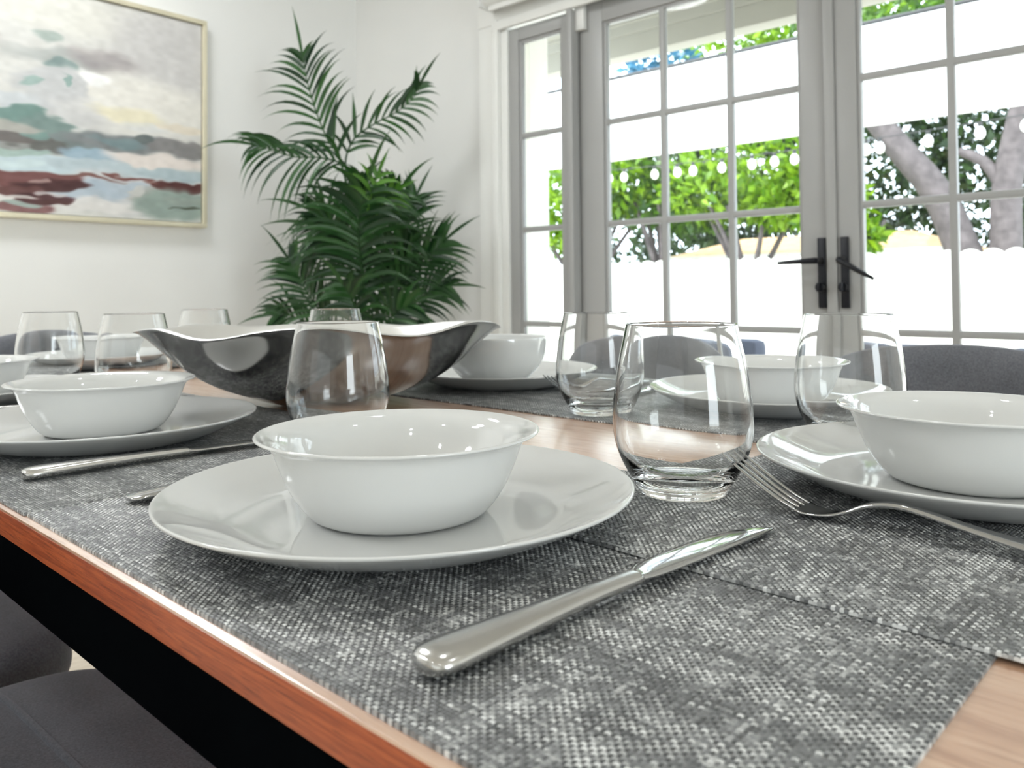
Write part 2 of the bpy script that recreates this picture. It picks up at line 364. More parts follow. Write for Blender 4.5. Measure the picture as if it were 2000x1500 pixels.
# ------------------------------------------------------------------ painting on the left wall
STROKES = [(1.093,1.893,0.311,0.072,(216,214,206),0.8,1),(1.52,1.831,0.237,0.205,(199,197,196),0.9,1),(1.021,1.8,0.078,0.02,(152,166,160),0.8,0.6),
(1.094,1.729,0.192,0.034,(166,170,168),0.8,0.7),(1.248,1.744,0.128,0.04,(152,145,146),0.7,0.8),(1.057,1.7,0.065,0.019,(118,140,138),0.8,0.6),
(1.346,1.607,0.276,0.102,(226,223,216),0.95,0.8),(1.193,1.671,0.085,0.031,(238,238,237),0.9,0.5),(1.036,1.63,0.115,0.059,(190,191,192),0.95,0.4),
(0.962,1.624,0.023,0.02,(140,166,160),0.8,0.5),(1.052,1.645,0.01,0.021,(130,158,152),0.8,0.5),(0.925,1.552,0.108,0.031,(192,198,204),0.7,0.7),
(1.095,1.541,0.118,0.064,(196,196,197),0.7,0.7),(1.297,1.556,0.139,0.03,(226,218,188),0.8,0.8),(1.521,1.543,0.1,0.018,(220,208,188),0.7,0.7),
(1.363,1.524,0.101,0.022,(214,216,216),0.6,0.6),(0.988,1.415,0.132,0.054,(140,143,140),0.9,0.5),(0.953,1.487,0.082,0.055,(112,140,134),1,0.25),
(1.03,1.46,0.1,0.055,(118,138,134),1,0.3),(1.11,1.431,0.097,0.04,(120,130,130),1,0.3),(1.363,1.448,0.253,0.044,(122,126,128),1,0.3),
(1.548,1.46,0.147,0.036,(128,126,126),0.9,0.4),(1.376,1.482,0.051,0.017,(96,104,104),0.9,0.4),(1.281,1.454,0.113,0.022,(116,138,142),0.8,0.6),
(0.916,1.463,0.074,0.023,(172,168,162),0.9,0.5),(0.939,1.43,0.102,0.018,(104,98,96),0.9,0.4),(1.034,1.404,0.086,0.027,(98,98,95),0.9,0.4),
(0.987,1.446,0.035,0.017,(112,142,136),0.8,0.5),(0.926,1.378,0.108,0.015,(160,182,176),0.9,0.4),(1.186,1.388,0.116,0.024,(148,172,188),0.9,0.6),
(1.406,1.4,0.198,0.028,(222,213,207),0.95,0.5),(1.009,1.34,0.296,0.028,(190,206,212),1,0.4),(1.33,1.346,0.349,0.025,(178,192,198),0.95,0.5),
(1.503,1.351,0.18,0.023,(168,184,190),0.9,0.5),(0.926,1.34,0.081,0.012,(196,212,214),0.8,0.5),(1.297,1.255,0.294,0.075,(196,198,200),0.95,0.5),
(1.163,1.252,0.13,0.042,(170,183,194),0.9,0.6),(1.297,1.28,0.122,0.025,(168,182,194),0.8,0.6),(1.225,1.208,0.181,0.028,(217,214,211),0.9,0.6),
(0.961,1.289,0.206,0.028,(112,72,70),1,0.25),(1.052,1.273,0.137,0.02,(66,34,34),0.95,0.35),(0.927,1.247,0.094,0.023,(92,56,54),0.95,0.35),
(1.186,1.308,0.108,0.007,(110,72,66),0.9,0.5),(0.988,1.285,0.042,0.006,(176,150,146),0.8,0.5),(0.996,1.224,0.098,0.02,(72,40,42),0.95,0.3),
(0.947,1.188,0.109,0.023,(126,88,88),0.95,0.3),(0.927,1.226,0.074,0.006,(202,196,192),0.9,0.5),(1.031,1.242,0.043,0.005,(196,190,190),0.8,0.5),
(0.934,1.204,0.074,0.009,(158,176,170),0.9,0.5),(1.045,1.215,0.043,0.008,(78,46,44),0.9,0.5),(1.347,1.322,0.084,0.007,(112,66,60),0.95,0.4),
(1.521,1.302,0.118,0.023,(82,44,42),1,0.3),(1.406,1.309,0.052,0.007,(120,80,72),0.8,0.5),(1.415,1.256,0.078,0.034,(168,166,160),0.8,0.6),
(1.521,1.229,0.154,0.062,(140,156,148),0.95,0.5),(1.548,1.249,0.083,0.018,(150,160,152),0.7,0.6),(1.557,1.22,0.074,0.005,(72,78,64),0.9,0.4),
(1.364,1.269,0.025,0.022,(196,196,192),0.8,0.5)]
def vnoise(y, z, f, seed):
    rs = np.random.RandomState(seed); G = rs.rand(96, 96)
    a = y * f + 3; b = z * f + 5; i = np.floor(a).astype(int); j = np.floor(b).astype(int); fa = a - i; fb = b - j
    fa = fa * fa * (3 - 2 * fa); fb = fb * fb * (3 - 2 * fb); g = lambda p, q: G[p % 96, q % 96]
    return (g(i, j) * (1 - fa) + g(i + 1, j) * fa) * (1 - fb) + (g(i, j + 1) * (1 - fa) + g(i + 1, j + 1) * fa) * fb
def painting():
    y0, y1, z0, z1 = .262, 1.603, 1.166, 1.972
    e = empty('framed_painting', (WX + .001, (y0 + y1) / 2, 1.14)); tag(e, 'abstract stormy seascape painting in a thin champagne frame on the left wall', 'painting')
    oy, oz = e.location.y, e.location.z
    f = MB(); a = .018
    for b in ((y0 - a, y1 + a, z1, z1 + a), (y0 - a, y1 + a, z0 - a, z0), (y0 - a, y0, z0, z1), (y1, y1 + a, z0, z1)):
        f.box(0, .042, b[0] - oy, b[1] - oy, b[2] - oz, b[3] - oz, .003)
    f.build('frame', M['gold'], e)
    ny, nz = 620, 380; Y, Z = np.meshgrid(np.linspace(y0 + .004, y1 - .003, ny), np.linspace(z0 + .003, z1 - .003, nz))
    wy = (vnoise(Y, Z, 9, 1) - .5) * .10 + (vnoise(Y, Z * 3, 26, 2) - .5) * .035; wz = (vnoise(Y, Z, 11, 3) - .5) * .028 + (vnoise(Y * .5, Z, 60, 4) - .5) * .012
    col = np.ones((nz, ny, 3)) * np.array([205, 204, 200.])
    left = []
    for (cy, cz, ry, rz, c, al, so) in STROKES:
        left.append((cy, cz, ry, rz, c, al, so))
        if cy < 1.25: left.append((cy - .52, cz + .01, ry * 1.15, rz, c, al * .9, so))
    for (cy, cz, ry, rz, c, al, so) in left:
        d = np.sqrt(((Y + wy - cy) / ry) ** 2 + ((Z + wz - cz) / rz) ** 2)
        k = np.clip((1 + so * .5 - d) / max(so, .08), 0, 1); k = k * k * (3 - 2 * k) * al
        col = col * (1 - k[..., None]) + np.array(c, float) * k[..., None]
    br = (vnoise(Y * .6, Z, 70, 6) - .5) * 12 + (vnoise(Y, Z, 25, 7) - .5) * 8; col = np.clip(col + br[..., None], 0, 255) / 255
    lin = np.where(col <= .04045, col / 12.92, ((col + .055) / 1.055) ** 2.4)
    V = np.stack([np.full(Y.size, .030), (Y - oy).ravel(), (Z - oz).ravel()], 1)
    V = np.concatenate([V, V * np.array([0, 1, 1]) + np.array([.006, 0, 0])])
    idx = np.arange(ny * nz).reshape(nz, ny); Fq = np.stack([idx[:-1, :-1], idx[:-1, 1:], idx[1:, 1:], idx[1:, :-1]], -1).reshape(-1, 4)
    m = bpy.data.meshes.new('canvas'); n = ny * nz
    corners = [idx[0, 0], idx[0, -1], idx[-1, -1], idx[-1, 0]]
    F = Fq.tolist() + [[int(corners[3]) + n, int(corners[2]) + n, int(corners[1]) + n, int(corners[0]) + n]]
    m.from_pydata(V.tolist(), [], F); at = m.color_attributes.new('paint', 'FLOAT_COLOR', 'POINT')
    buf = np.ones((len(V), 4), dtype=np.float32); buf[:n, :3] = lin.reshape(-1, 3); at.data.foreach_set('color', buf.ravel())
    m.materials.append(M['canvas']); o = bpy.data.objects.new('canvas', m); C.objects.link(o); o.parent = e
painting()

# ------------------------------------------------------------------ table and placemats, in the table's own axes (u along it, v across)
TR = R(-1.4); TO = Vector((0, .151, 0))
def tw(u, v, z=0): return Vector((TO.x + u * math.cos(TR) - v * math.sin(TR), TO.y + u * math.sin(TR) + v * math.cos(TR), z))
U0, U1, V1 = -1.80, .075, .832
tb = empty('dining_table', tw((U0 + U1) / 2, V1 / 2, 0), TR); hu, hv = (U1 - U0) / 2, V1 / 2
MB().box(-hu, hu, -hv, hv, TZ - .0165, TZ - .001, .0015).build('edge_band', M['oak_edge'], tb)
MB().box(-hu + .0006, hu - .0006, -hv + .0006, hv - .0006, TZ - .004, TZ, .0012).build('tabletop', M['oak_top'], tb)
fr = MB(); a = .0016
fr.box(-hu + a, hu - a, -hv + a, -hv + a + .03, TZ - .052, TZ - .0165, .001); fr.box(-hu + a, hu - a, hv - a - .03, hv - a, TZ - .052, TZ - .0165, .001)
fr.box(-hu + a, -hu + a + .03, -hv + .035, hv - .035, TZ - .052, TZ - .0165, .001); fr.box(hu - a - .03, hu - a, -hv + .035, hv - .035, TZ - .052, TZ - .0165, .001)
fr.build('apron', M['black_metal'], tb)
for sx in (-1, 1):
    for sy in (-1, 1):
        MB().box(sx * (hu - .045) - .04, sx * (hu - .045) + .04, sy * (hv - .045) - .04, sy * (hv - .045) + .04, 0, TZ - .052, .003).build('leg', M['black_metal'], tb)
tag(tb, 'long dining table with reddish wood top and black metal frame', 'table')

def relief_mat(L, W):
    """the nearest mats are modelled thread by thread"""
    p = .00185; k = 4; nx = int(L / p) * k + 1; ny = int(W / p) * k + 1
    X = (np.arange(nx) - (nx - 1) / 2) * p / k; Y = (np.arange(ny) - (ny - 1) / 2) * p / k
    # thread phase must agree with the material: cells start at multiples of p from the mat centre
    gx, gy = np.meshgrid(X, Y); u = gx / p + 500; v = gy / p + 500; fu = u - np.floor(u) - .5; fv = v - np.floor(v) - .5
    s = np.sin(u * np.pi) * np.sin(v * np.pi)
    hx = np.sqrt(np.maximum(1 - 3.7 * fv * fv, 0)) * (.5 + .5 * s); hy = np.sqrt(np.maximum(1 - 3.7 * fu * fu, 0)) * (.5 - .5 * s)
    z = .0010 + .0010 * np.maximum(hx * 1.0, hy * .92)
    V = np.stack([gx.ravel(), gy.ravel(), z.ravel()], 1); n = nx * ny
    idx = np.arange(n).reshape(ny, nx); F = np.stack([idx[:-1, :-1], idx[:-1, 1:], idx[1:, 1:], idx[1:, :-1]], -1).reshape(-1, 4)
    rim = np.concatenate([idx[0, :-1], idx[:-1, -1], idx[-1, :0:-1], idx[:0:-1, 0]]); m = len(rim)
    Vb = V[rim] * np.array([1, 1, 0]); V = np.concatenate([V, Vb]); a = np.arange(m); b = (a + 1) % m
    F2 = np.stack([rim[b], rim[a], n + a, n + b], -1)
    F = np.concatenate([F, F2]); nl = F.size
    me = bpy.data.meshes.new('placemat'); me.vertices.add(len(V)); me.vertices.foreach_set('co', V.astype(np.float32).ravel())
    me.loops.add(nl); me.loops.foreach_set('vertex_index', F.ravel().astype(np.int32))
    me.polygons.add(len(F)); me.polygons.foreach_set('loop_start', (np.arange(len(F)) * 4).astype(np.int32)); me.update(calc_edges=True)
    me.polygons.foreach_set('use_smooth', np.concatenate([np.ones(len(F) - m, bool), np.zeros(m, bool)]))
    me.materials.append(M['weave_relief']); return me
flat_mesh = None; near_mesh = relief_mat(.470, .329)
def mat(u, v, rot, label, near=False, lift=0.0):
    """u, v = centre"""
    global flat_mesh
    if near: me = near_mesh
    else:
        if flat_mesh is None:
            o = MB().box(-.235, .235, -.165, .165, 0, .0019, .0006).build('placemat', M['weave'], smooth=False); flat_mesh = o.data; bpy.data.objects.remove(o)
        me = flat_mesh
    o = bpy.data.objects.new('placemat', me); C.objects.link(o); o.location = tw(u, v, TZ + lift); o.rotation_euler.z = TR + rot
    tag(o, label, 'placemat', 'woven grey placemats')
mat(-.306, .169, 0, 'grey woven placemat nearest the camera, under the front plate and knife', True)
mat(-.778, .169, 0, 'grey woven placemat under the second place setting along the near table edge')
mat(-1.250, .169, 0, 'grey woven placemat under the bowl cut off by the left picture edge')
mat(-.125, .412, PI / 2 - R(2.1), 'grey woven placemat under the fork and plate at the right, lapping over its neighbours', True, .0021)
mat(-.343, .664, 0, 'grey woven placemat on the far side, behind the empty front glass')
mat(-.815, .665, 0, 'grey woven placemat on the far side, under the deep rimless bowl')
mat(-1.59, .414, PI / 2, 'grey woven placemat at the far left end of the table', False, .0021)

# ------------------------------------------------------------------ tableware (each kind modelled once)
def make_plate():
    prof = spline([(.0001, .0052), (.05, .0052), (.082, .0055), (.095, .0072), (.110, .0125), (.124, .0185), (.1295, .0208), (.1312, .0212), (.1318, .0204), (.1305, .0190), (.122, .0145), (.108, .0078), (.096, .0030), (.088, .0008), (.084, 0.), (.080, .0008), (.05, .0014), (.0001, .0014)], 4)
    prof = [(0, .0052)] + prof[1:-1] + [(0, .0014)]
    o = MB().lathe(prof[::-1], 128).build('dinner_plate', M['porcelain'], smooth='all'); return o
def make_bowl():
    prof = spline([(.0001, .0042), (.034, .0044), (.044, .0075), (.0535, .0160), (.0615, .0290), (.0660, .0390), (.0705, .0440), (.0770, .0467), (.0790, .0466), (.0792, .0456), (.0765, .0445), (.0725, .0425), (.0698, .0385), (.0662, .0290), (.0598, .0150), (.0515, .0038), (.0455, .0003), (.042, 0.), (.040, .0010), (.0001, .0012)], 4)
    prof = [(0, .0042)] + prof[1:-1] + [(0, .0012)]
    return MB().lathe(prof[::-1], 128).build('flared_bowl', M['porcelain'], smooth='all')
def make_deep_bowl():
    prof = spline([(.0001, .005), (.030, .0055), (.042, .0105), (.055, .022), (.0650, .036), (.0683, .050), (.0690, .0595), (.0702, .0605), (.0715, .0598), (.0712, .050), (.0690, .035), (.0625, .020), (.049, .0055), (.040, .0003), (.037, 0.), (.035, .001), (.0001, .0012)], 4)
    prof = [(0, .005)] + prof[1:-1] + [(0, .0012)]
    return MB().lathe(prof[::-1], 96).build('deep_bowl', M['porcelain'], smooth='all')
def make_glass():
    outer = spline([(.0001, .0012), (.018, .0010), (.0255, .0), (.0278, .0012), (.0292, .0040), (.0335, .0105), (.0398, .0226), (.0436, .0350), (.0446, .0470), (.0436, .0620), (.0408, .0820), (.0378, .0960), (.0356, .1065), (.03535, .1078)], 5)
    inner = spline([(.03425, .1078), (.0344, .1065), (.0366, .0960), (.0396, .0820), (.0423, .0620), (.0432, .0470), (.0420, .0350), (.0378, .0232), (.0300, .0140), (.020, .0098), (.010, .0084), (.0001, .0080)], 5)
    prof = [(0, .0012)] + outer[1:] + [(.0348, .1083)] + inner[:-1] + [(0, .0080)]
    prof = [(a * .982, b * .980) for a, b in prof]
    return MB().lathe(prof, 128).build('stemless_glass', M['glass'], smooth='all')
def ribbon(stations, mat, name, parent=None, nx=9, loc=None):
    """stations: (s, half width, z centre, thickness, crown, x offset) along +y; a closed, softly crowned bar"""
    V = []; F = []; n = len(stations); ring = []
    for (s, hw, z, th, cr, xo) in stations:
        r = []
        for k in range(nx):
            q = -1 + 2 * k / (nx - 1); e = max(0, 1 - abs(q) ** 2.6)
            r.append((xo + q * hw, s, z + th * .5 * e ** .5 + cr * (1 - q * q)))
        for k in range(nx - 2, 0, -1):
            q = -1 + 2 * k / (nx - 1); e = max(0, 1 - abs(q) ** 2.6)
            r.append((xo + q * hw, s, z - th * .5 * e ** .5 + cr * (1 - q * q) * .6))
        ring.append(r)
    k = len(ring[0]); V = [p for r in ring for p in r]
    for i in range(n - 1):
        for j in range(k): F.append((i * k + j, i * k + (j + 1) % k, (i + 1) * k + (j + 1) % k, (i + 1) * k + j))
    F.append(tuple(range(k))[::-1]); F.append(tuple((n - 1) * k + j for j in range(k)))
    return mesh(name, V, F, mat, parent, 'all', loc)
def make_knife():
    e = empty('table_knife')
    st = spline([(0, .0035, .0040, .0045, 0, 0), (.0012, .0072, .0042, .0065, 0, 0), (.005, .0098, .0044, .0078, .0003, 0), (.014, .0106, .0046, .0080, .0004, 0), (.035, .0092, .0047, .0076, .0004, 0), (.06, .0073, .0048, .0070, .0003, 0), (.09, .0058, .0048, .0062, .0002, 0), (.112, .0055, .0046, .0056, 0, 0), (.117, .0052, .0045, .0052, 0, 0)], 5)
    ribbon(st, M['steel_satin'], 'handle', e, 13)
    st = spline([(.117, .0050, .0045, .0040, 0, 0), (.122, .0066, .0043, .0028, 0, -.0008), (.132, .0090, .0041, .0022, .0002, -.0022), (.150, .0100, .0040, .0020, .0003, -.0026), (.175, .0102, .0038, .0019, .0003, -.0024), (.197, .0094, .0036, .0018, .0002, -.0014), (.213, .0072, .0034, .0016, .0001, .0004), (.224, .0040, .0032, .0012, 0, .0026), (.2295, .0008, .0031, .0006, 0, .0044)], 5)
    ribbon(st, M['steel'], 'blade', e, 9); return e
def make_fork():
    e = empty('dinner_fork')
    # along +y from butt (0) to tine tips (.2)
    st = spline([(0, .0030, .0030, .0020, 0, 0), (.0015, .0080, .0031, .0026, 0, 0), (.008, .0102, .0034, .0030, .0004, 0), (.03, .0086, .0046, .0030, .0004, 0), (.06, .0058, .0082, .0030, .0003, 0), (.085, .0040, .0124, .0032, .0002, 0), (.10, .0035, .0138, .0034, 0, 0), (.113, .0036, .0116, .0034, 0, 0), (.124, .0044, .0066, .0030, 0, 0), (.132, .0062, .0038, .0026, -.0004, 0), (.140, .0092, .0030, .0022, -.0010, 0), (.147, .0110, .0033, .0020, -.0010, 0), (.152, .0112, .0046, .0019, -.0006, 0), (.1535, .0111, .0050, .0016, -.0004, 0)], 4)
    ribbon(st, M['steel'], 'handle_and_neck', e, 11)
    for k in range(4):
        x = (-1.5 + k) * .0060
        P = spline([(.151, .0040), (.160, .0076), (.169, .0120), (.180, .0182), (.190, .0244), (.1965, .0288)], 4)
        S = []
        for i, (y, z) in enumerate(P):
            q = i / (len(P) - 1); S.append((y, .00205 * (1 - .5 * q ** 2.5) if i < len(P) - 1 else .0006, z + abs(x) * .06, .0020 * (1 - .4 * q), 0, x * (1 + .04 * q)))
        ribbon(S, M['steel'], 'tine', e, 5)
    return e
MT = TZ + .0021; MT2 = TZ + .0042                                   # top of a mat, top of a lapping mat
plate0, bowl0, glass0, knife0, fork0 = make_plate(), make_bowl(), make_glass(), make_knife(), make_fork(); used = set()
def put(proto, x, y, z, rz, label, cat, group):
    o = proto if proto.name not in used else copy_tree(proto)
    used.add(proto.name); o.location = (x, y, z); o.rotation_euler.z = rz; tag(o, label, cat, group); return o
SET = [(-.3585, .3045, MT, 'at the front, nearest the camera', 'front'), (-.768, .303, MT, 'second along the near edge, left of the front setting', 'second'),
       (-1.155, .292, MT, 'cut off by the left picture edge', 'left edge'), (-.129, .583, MT2, 'at the right picture edge beside the fork', 'right'),
       (-.388, .852, MT, 'on the far side, seen through the front glass', 'far'), (-1.522, .598, MT2, 'at the far left table end behind two glasses', 'far left')]
for (x, y, z, where, k) in SET:
    put(plate0, x, y, z, 0, 'white dinner plate ' + where, 'plate', 'white dinner plates')
    bx, by = {'front': (-.3565, .3015), 'second': (-.778, .306), 'right': (-.128, .578), 'far': (-.378, .842)}.get(k, (x, y))
    put(bowl0, bx, by, z + .0054, 0, 'white flared bowl on the plate ' + where, 'bowl', 'white flared bowls')
put(plate0, -.772, .842, MT, 0, 'white dinner plate under the deep rimless bowl on the far side', 'plate', 'white dinner plates')
db = make_deep_bowl(); db.location = (-.780, .835, MT + .0054); tag(db, 'deep straight sided white bowl without a flared lip, right of the metal bowl', 'bowl')
for (x, y, z, lb) in [(-.2637, .4550, MT2, 'large clear stemless glass in front, between the front plate and the fork'), (-.582, .424, TZ + .0005, 'clear stemless glass standing in front of the metal bowl'),
                      (-.243, .692, MT2, 'clear stemless glass at the right, behind the right hand bowl'), (-.508, .702, MT, 'clear stemless glass on the far side beside the upright fork tines'),
                      (-1.018, .437, MT, 'clear stemless glass just left of the metal bowl'), (-1.262, .424, MT, 'clear stemless glass farthest left, beside the cut off bowl'),
                      (-1.255, .652, TZ + .0005, 'clear stemless glass whose top shows above the left part of the metal bowl'), (-.99, .717, MT, 'clear stemless glass whose rim shows just above the glass before the metal bowl')]:
    put(glass0, x, y, z, 0, lb, 'glass', 'stemless wine glasses')
def lay(proto, bx, by, tx, ty, z, lb, cat, grp):
    a = math.atan2(ty - by, tx - bx) - PI / 2; return put(proto, bx, by, z, a, lb, cat, grp)
G1 = 'polished table knives'; G2 = 'polished dinner forks'
lay(knife0, -.206, .183, -.190, .410, MT + .0008, 'steel table knife lying in front, its blade mirroring the window', 'knife', G1)
lay(knife0, -.638, .196, -.622, .42, MT, 'steel table knife left of the front plate, beside the second setting', 'knife', G1)
lay(knife0, -1.035, .205, -1.025, .42, MT, 'steel table knife showing at the left picture edge under the cut off bowl', 'knife', G1)
lay(knife0, -.552, .985, -.560, .76, MT, 'steel table knife on the far side, seen through the front glass', 'knife', G1)
lay(fork0, -.517, .218, -.515, .42, MT, 'dinner fork with only its handle end showing left of the front plate', 'fork', G2)
lay(fork0, -.036, .443, -.232, .457, MT2, 'dinner fork in front of the right hand plate, tines raised beside the front glass', 'fork', G2)
lay(fork0, -.612, .945, -.612, .745, MT, 'dinner fork on the far side, tines raised between plate and glass', 'fork', G2)

# ------------------------------------------------------------------ metal centrepiece bowl with a wavy rim
def deco_bowl():
    cx, cy = -.8147, .5714; Rx_, Ry_ = .2125, .17
    W = [(-180, .0849), (-150, .0915), (-133, .0958), (-124, .0912), (-117, .0855), (-111, .0845), (-104, .0878), (-97, .0930), (-89, .0960), (-78, .0965), (-68, .0920), (-60, .0872), (-52, .0856), (-44, .0898), (-36, .0965), (-28, .0990), (-15, .0962), (0, .0878),
         (14, .0895), (27, .0928), (39, .0926), (52, .0900), (60, .0862), (68, .0842), (76, .0865), (86, .0888), (100, .0888), (112, .0875), (122, .0858), (131, .0862), (140, .0905), (148, .0922), (158, .0905), (170, .0870), (180, .0849)]
    ang = np.array([a for a, _ in W], float); hh = np.array([h for _, h in W])
    n = 144; th = -PI + 2 * PI * np.arange(n) / n; H = np.interp(np.degrees(th), ang, hh)
    for _ in range(2): H = (np.roll(H, 1) + 2 * H + np.roll(H, -1)) / 4
    G = [(0, 0), (.16, 0.0), (.20, .004), (.24, .018), (.30, .05), (.37, .10), (.47, .175), (.57, .265), (.66, .375), (.73, .485), (.79, .60), (.845, .72), (.895, .835), (.94, .925), (.975, .98), (1.0, 1.0)]
    G = spline(G, 3); rt = rgt; fw = fwd
    def pt(t, r, g, off):
        x = Rx_ * r * math.cos(t); y = Ry_ * r * math.sin(t); h = np.interp(math.degrees(t), np.degrees(th), H)
        return (rt.x * x + fw.x * y, rt.y * x + fw.y * y, h * g + off)
    V = []; F = []
    prof = G[1:]
    for (r, g) in prof: V += [pt(t, r, g, 0) for t in th]
    m = len(prof)
    inner = [(r * .985, g, .0042 * (1 - .55 * r)) for r, g in prof[::-1]]
    inner[0] = (.992, 1.0, .0006)
    out_n = m
    for i in range(m - 1):
        for k in range(n): F.append((i * n + k, i * n + (k + 1) % n, (i + 1) * n + (k + 1) % n, (i + 1) * n + k))
    F.append(tuple(range(n))[::-1])
    e = empty('wavy_metal_bowl', (cx, cy, TZ)); tag(e, 'large gunmetal centrepiece bowl with a flared wavy rim in the middle of the table', 'bowl')
    mesh('outer_shell', V, F, M['gunmetal'], e, 'all')
    V2 = []; F2 = []
    V2 += [pt(t, prof[-1][0], prof[-1][1], 0) for t in th]
    for (r, g, o) in inner: V2 += [pt(t, r, g, o) for t in th]
    mm = len(inner) + 1
    for i in range(mm - 1):
        for k in range(n): F2.append((i * n + k, i * n + (k + 1) % n, (i + 1) * n + (k + 1) % n, (i + 1) * n + k))
    F2.append(tuple((mm - 1) * n + k for k in range(n)))
    mesh('inner_lining', V2, F2, M['bowl_inside'], e, 'all')
deco_bowl()

# ------------------------------------------------------------------ upholstered chairs
def make_chair(x, y, face, label):
    """face: direction the sitter looks, as an angle; local +y is forward"""
    e = empty('dining_chair', (x, y, 0), face - PI / 2); tag(e, label, 'chair', 'grey upholstered dining chairs')
    # seat cushion: superelliptic slab with a soft crown
    prof = [(0, .385), (.7, .385), (.93, .388), (.985, .400), (1.0, .420), (.985, .442), (.94, .455), (.86, .462), (.6, .468), (.3, .470), (0, .470)]
    prof = [(0, .385)] + [(max(0, r), z) for r, z in spline(prof[1:-1], 3)] + [(0, .470)]
    mb = MB().lathe(prof, 96)
    V = []
    for (a, b, z) in mb.V:
        r = math.hypot(a, b); t = math.atan2(b, a); c, s_ = math.cos(t), math.sin(t); q = (abs(c) ** 4.5 + abs(s_) ** 4.5) ** (-1 / 4.5)
        V.append((c * r * q * .215, s_ * r * q * .225 + .01, z))
    seat = mesh('seat', V, mb.F, M['velvet'], e, 'all')
    P = [(px, .094, .470 - .012 * abs(px / .2) ** 4) for px in np.linspace(-.205, .205, 25)]
    MB().tube(P, .0035, 8).build('piping', M['velvet'], seat)
    # curved back shell
    n = 48; ring = 20; V = []; F = []; top = []
    for i in range(n + 1):
        q = -1 + 2 * i / n; ph = q * R(64)
        ztop = .798 - .062 * abs(q) ** 2.2 - .10 * max(0, abs(q) - .6) ** 2 / .4 ** 2
        zb = .40; zc, hz = (ztop + zb) / 2, (ztop - zb) / 2; th = .026 * (1 - .35 * max(0, abs(q) - .9) / .1)
        for k in range(ring):
            a = 2 * PI * k / ring; ca, sa = math.cos(a), math.sin(a)
            rad = th * math.copysign(abs(ca) ** .8, ca); z = zc + hz * math.copysign(abs(sa) ** .28, sa)
            lean = (z - .45) * .12
            rx, ry = .238 + rad, .235 + rad + lean
            V.append((rx * math.sin(ph), -ry * math.cos(ph) + .02, z))
    for i in range(n):
        for k in range(ring): F.append((i * ring + k, i * ring + (k + 1) % ring, (i + 1) * ring + (k + 1) % ring, (i + 1) * ring + k))
    F.append(tuple(range(ring))[::-1]); F.append(tuple(n * ring + k for k in range(ring)))
    mesh('backrest', V, F, M['velvet'], e, 'all')
    for sx in (-1, 1):
        for sy in (-1, 1):
            MB().tube([(sx * .17, sy * .16 + .01, .388), (sx * .20, sy * .20 + .01, 0)], [.017, .010], 12).build('leg', M['oak_top'], e)
    return e
chair0 = make_chair(-.81, .185, PI / 2, 'grey velvet chair tucked under the near table edge, its seat low at the left')
def chair(x, y, f, lb):
    c = copy_tree(chair0); c.location = (x, y, 0); c.rotation_euler.z = f - PI / 2; c['label'] = lb; return c
chair(-1.285, .185, PI / 2, 'grey velvet chair at the bottom left, beyond the sliver of pale floor')
chair(-.800, 1.075, -PI / 2, 'grey velvet chair on the far side, its back seen through the front glass')
chair(-.300, 1.065, -PI / 2, 'dark grey velvet chair on the far side, its rounded back at the right picture edge')
chair(-1.84, .69, 0, 'grey velvet chair at the far left end of the table')

# ------------------------------------------------------------------ palm in the corner
def leaflet(mb, p, d, n, L, wd, droop):
    d = d.normalized(); side = d.cross(n); side = side.normalized() if side.length > 1e-3 else Vector((0, 0, 1)).cross(d).normalized(); k = 7; base = len(mb.V); V = []
    pos = Vector(p); dirn = Vector(d)
    for i in range(k + 1):
        t = i / k; wv = wd * (math.sin(PI * min(1, .12 + t * .88)) ** .7) * (1 - t ** 3 * .85) if i < k else .0004
        nn = side.cross(dirn).normalized()
        V += [pos - side * wv + nn * wv * .35, pos, pos + side * wv + nn * wv * .35]
        dirn = (dirn + Vector((0, 0, -1)) * droop * (.35 + t) / k * 1.6).normalized(); pos = pos + dirn * (L / k)
    F = []
    for i in range(k):
        for j in range(2): F.append((i * 3 + j, i * 3 + j + 1, (i + 1) * 3 + j + 1, (i + 1) * 3 + j))
    mb.add(V, F)
def frond(pts, lmax, parent, mat, seed, nl=20, start=.22, wd=.0085, droop=.9, rad=.0055, name='frond', out=.55, sides=(-1, 1), flat=0.0):
    rnd = random.Random(seed); P = [Vector(p) for p in spline(pts, 10)]; mb = MB()
    mb.tube(P, [rad * (1 - .75 * i / (len(P) - 1)) for i in range(len(P))], 7)
    N = len(P) - 1
    for i in range(nl):
        t = start + (1 - start) * (i + .5) / nl; f = t * N; a = int(f); p = P[a].lerp(P[min(a + 1, N)], f - a)
        tan = (P[min(a + 1, N)] - P[max(a - 1, 0)]).normalized()
        base = tan.cross(-fwd * (1 - flat) + Vector((0, 0, 1)) * flat).normalized()
        for s in sides:
            L = lmax * (.55 + .45 * math.sin(PI * min(1, (t - start) / (1 - start) * .9 + .15))) * rnd.uniform(.85, 1.1)
            if t > .93: L *= .75
            spread = out + rnd.uniform(-.08, .08)
            d = base * s * (1 - .35 * t) + tan * (spread + .5 * t) + fwd * rnd.uniform(-.28, .22)
            leaflet(mb, p, d, fwd * -1 + Vector((rnd.uniform(-.4, .4), rnd.uniform(-.4, .4), .4)), L, wd * rnd.uniform(.85, 1.15), droop * rnd.uniform(.8, 1.2))
    mb.tube([P[-2], P[-1]], .001, 5)
    leaflet(mb, P[-1], (P[-1] - P[-3]), -fwd, lmax * .8, wd * .8, droop * .4)
    return mb.build(name, mat, parent, 'all')
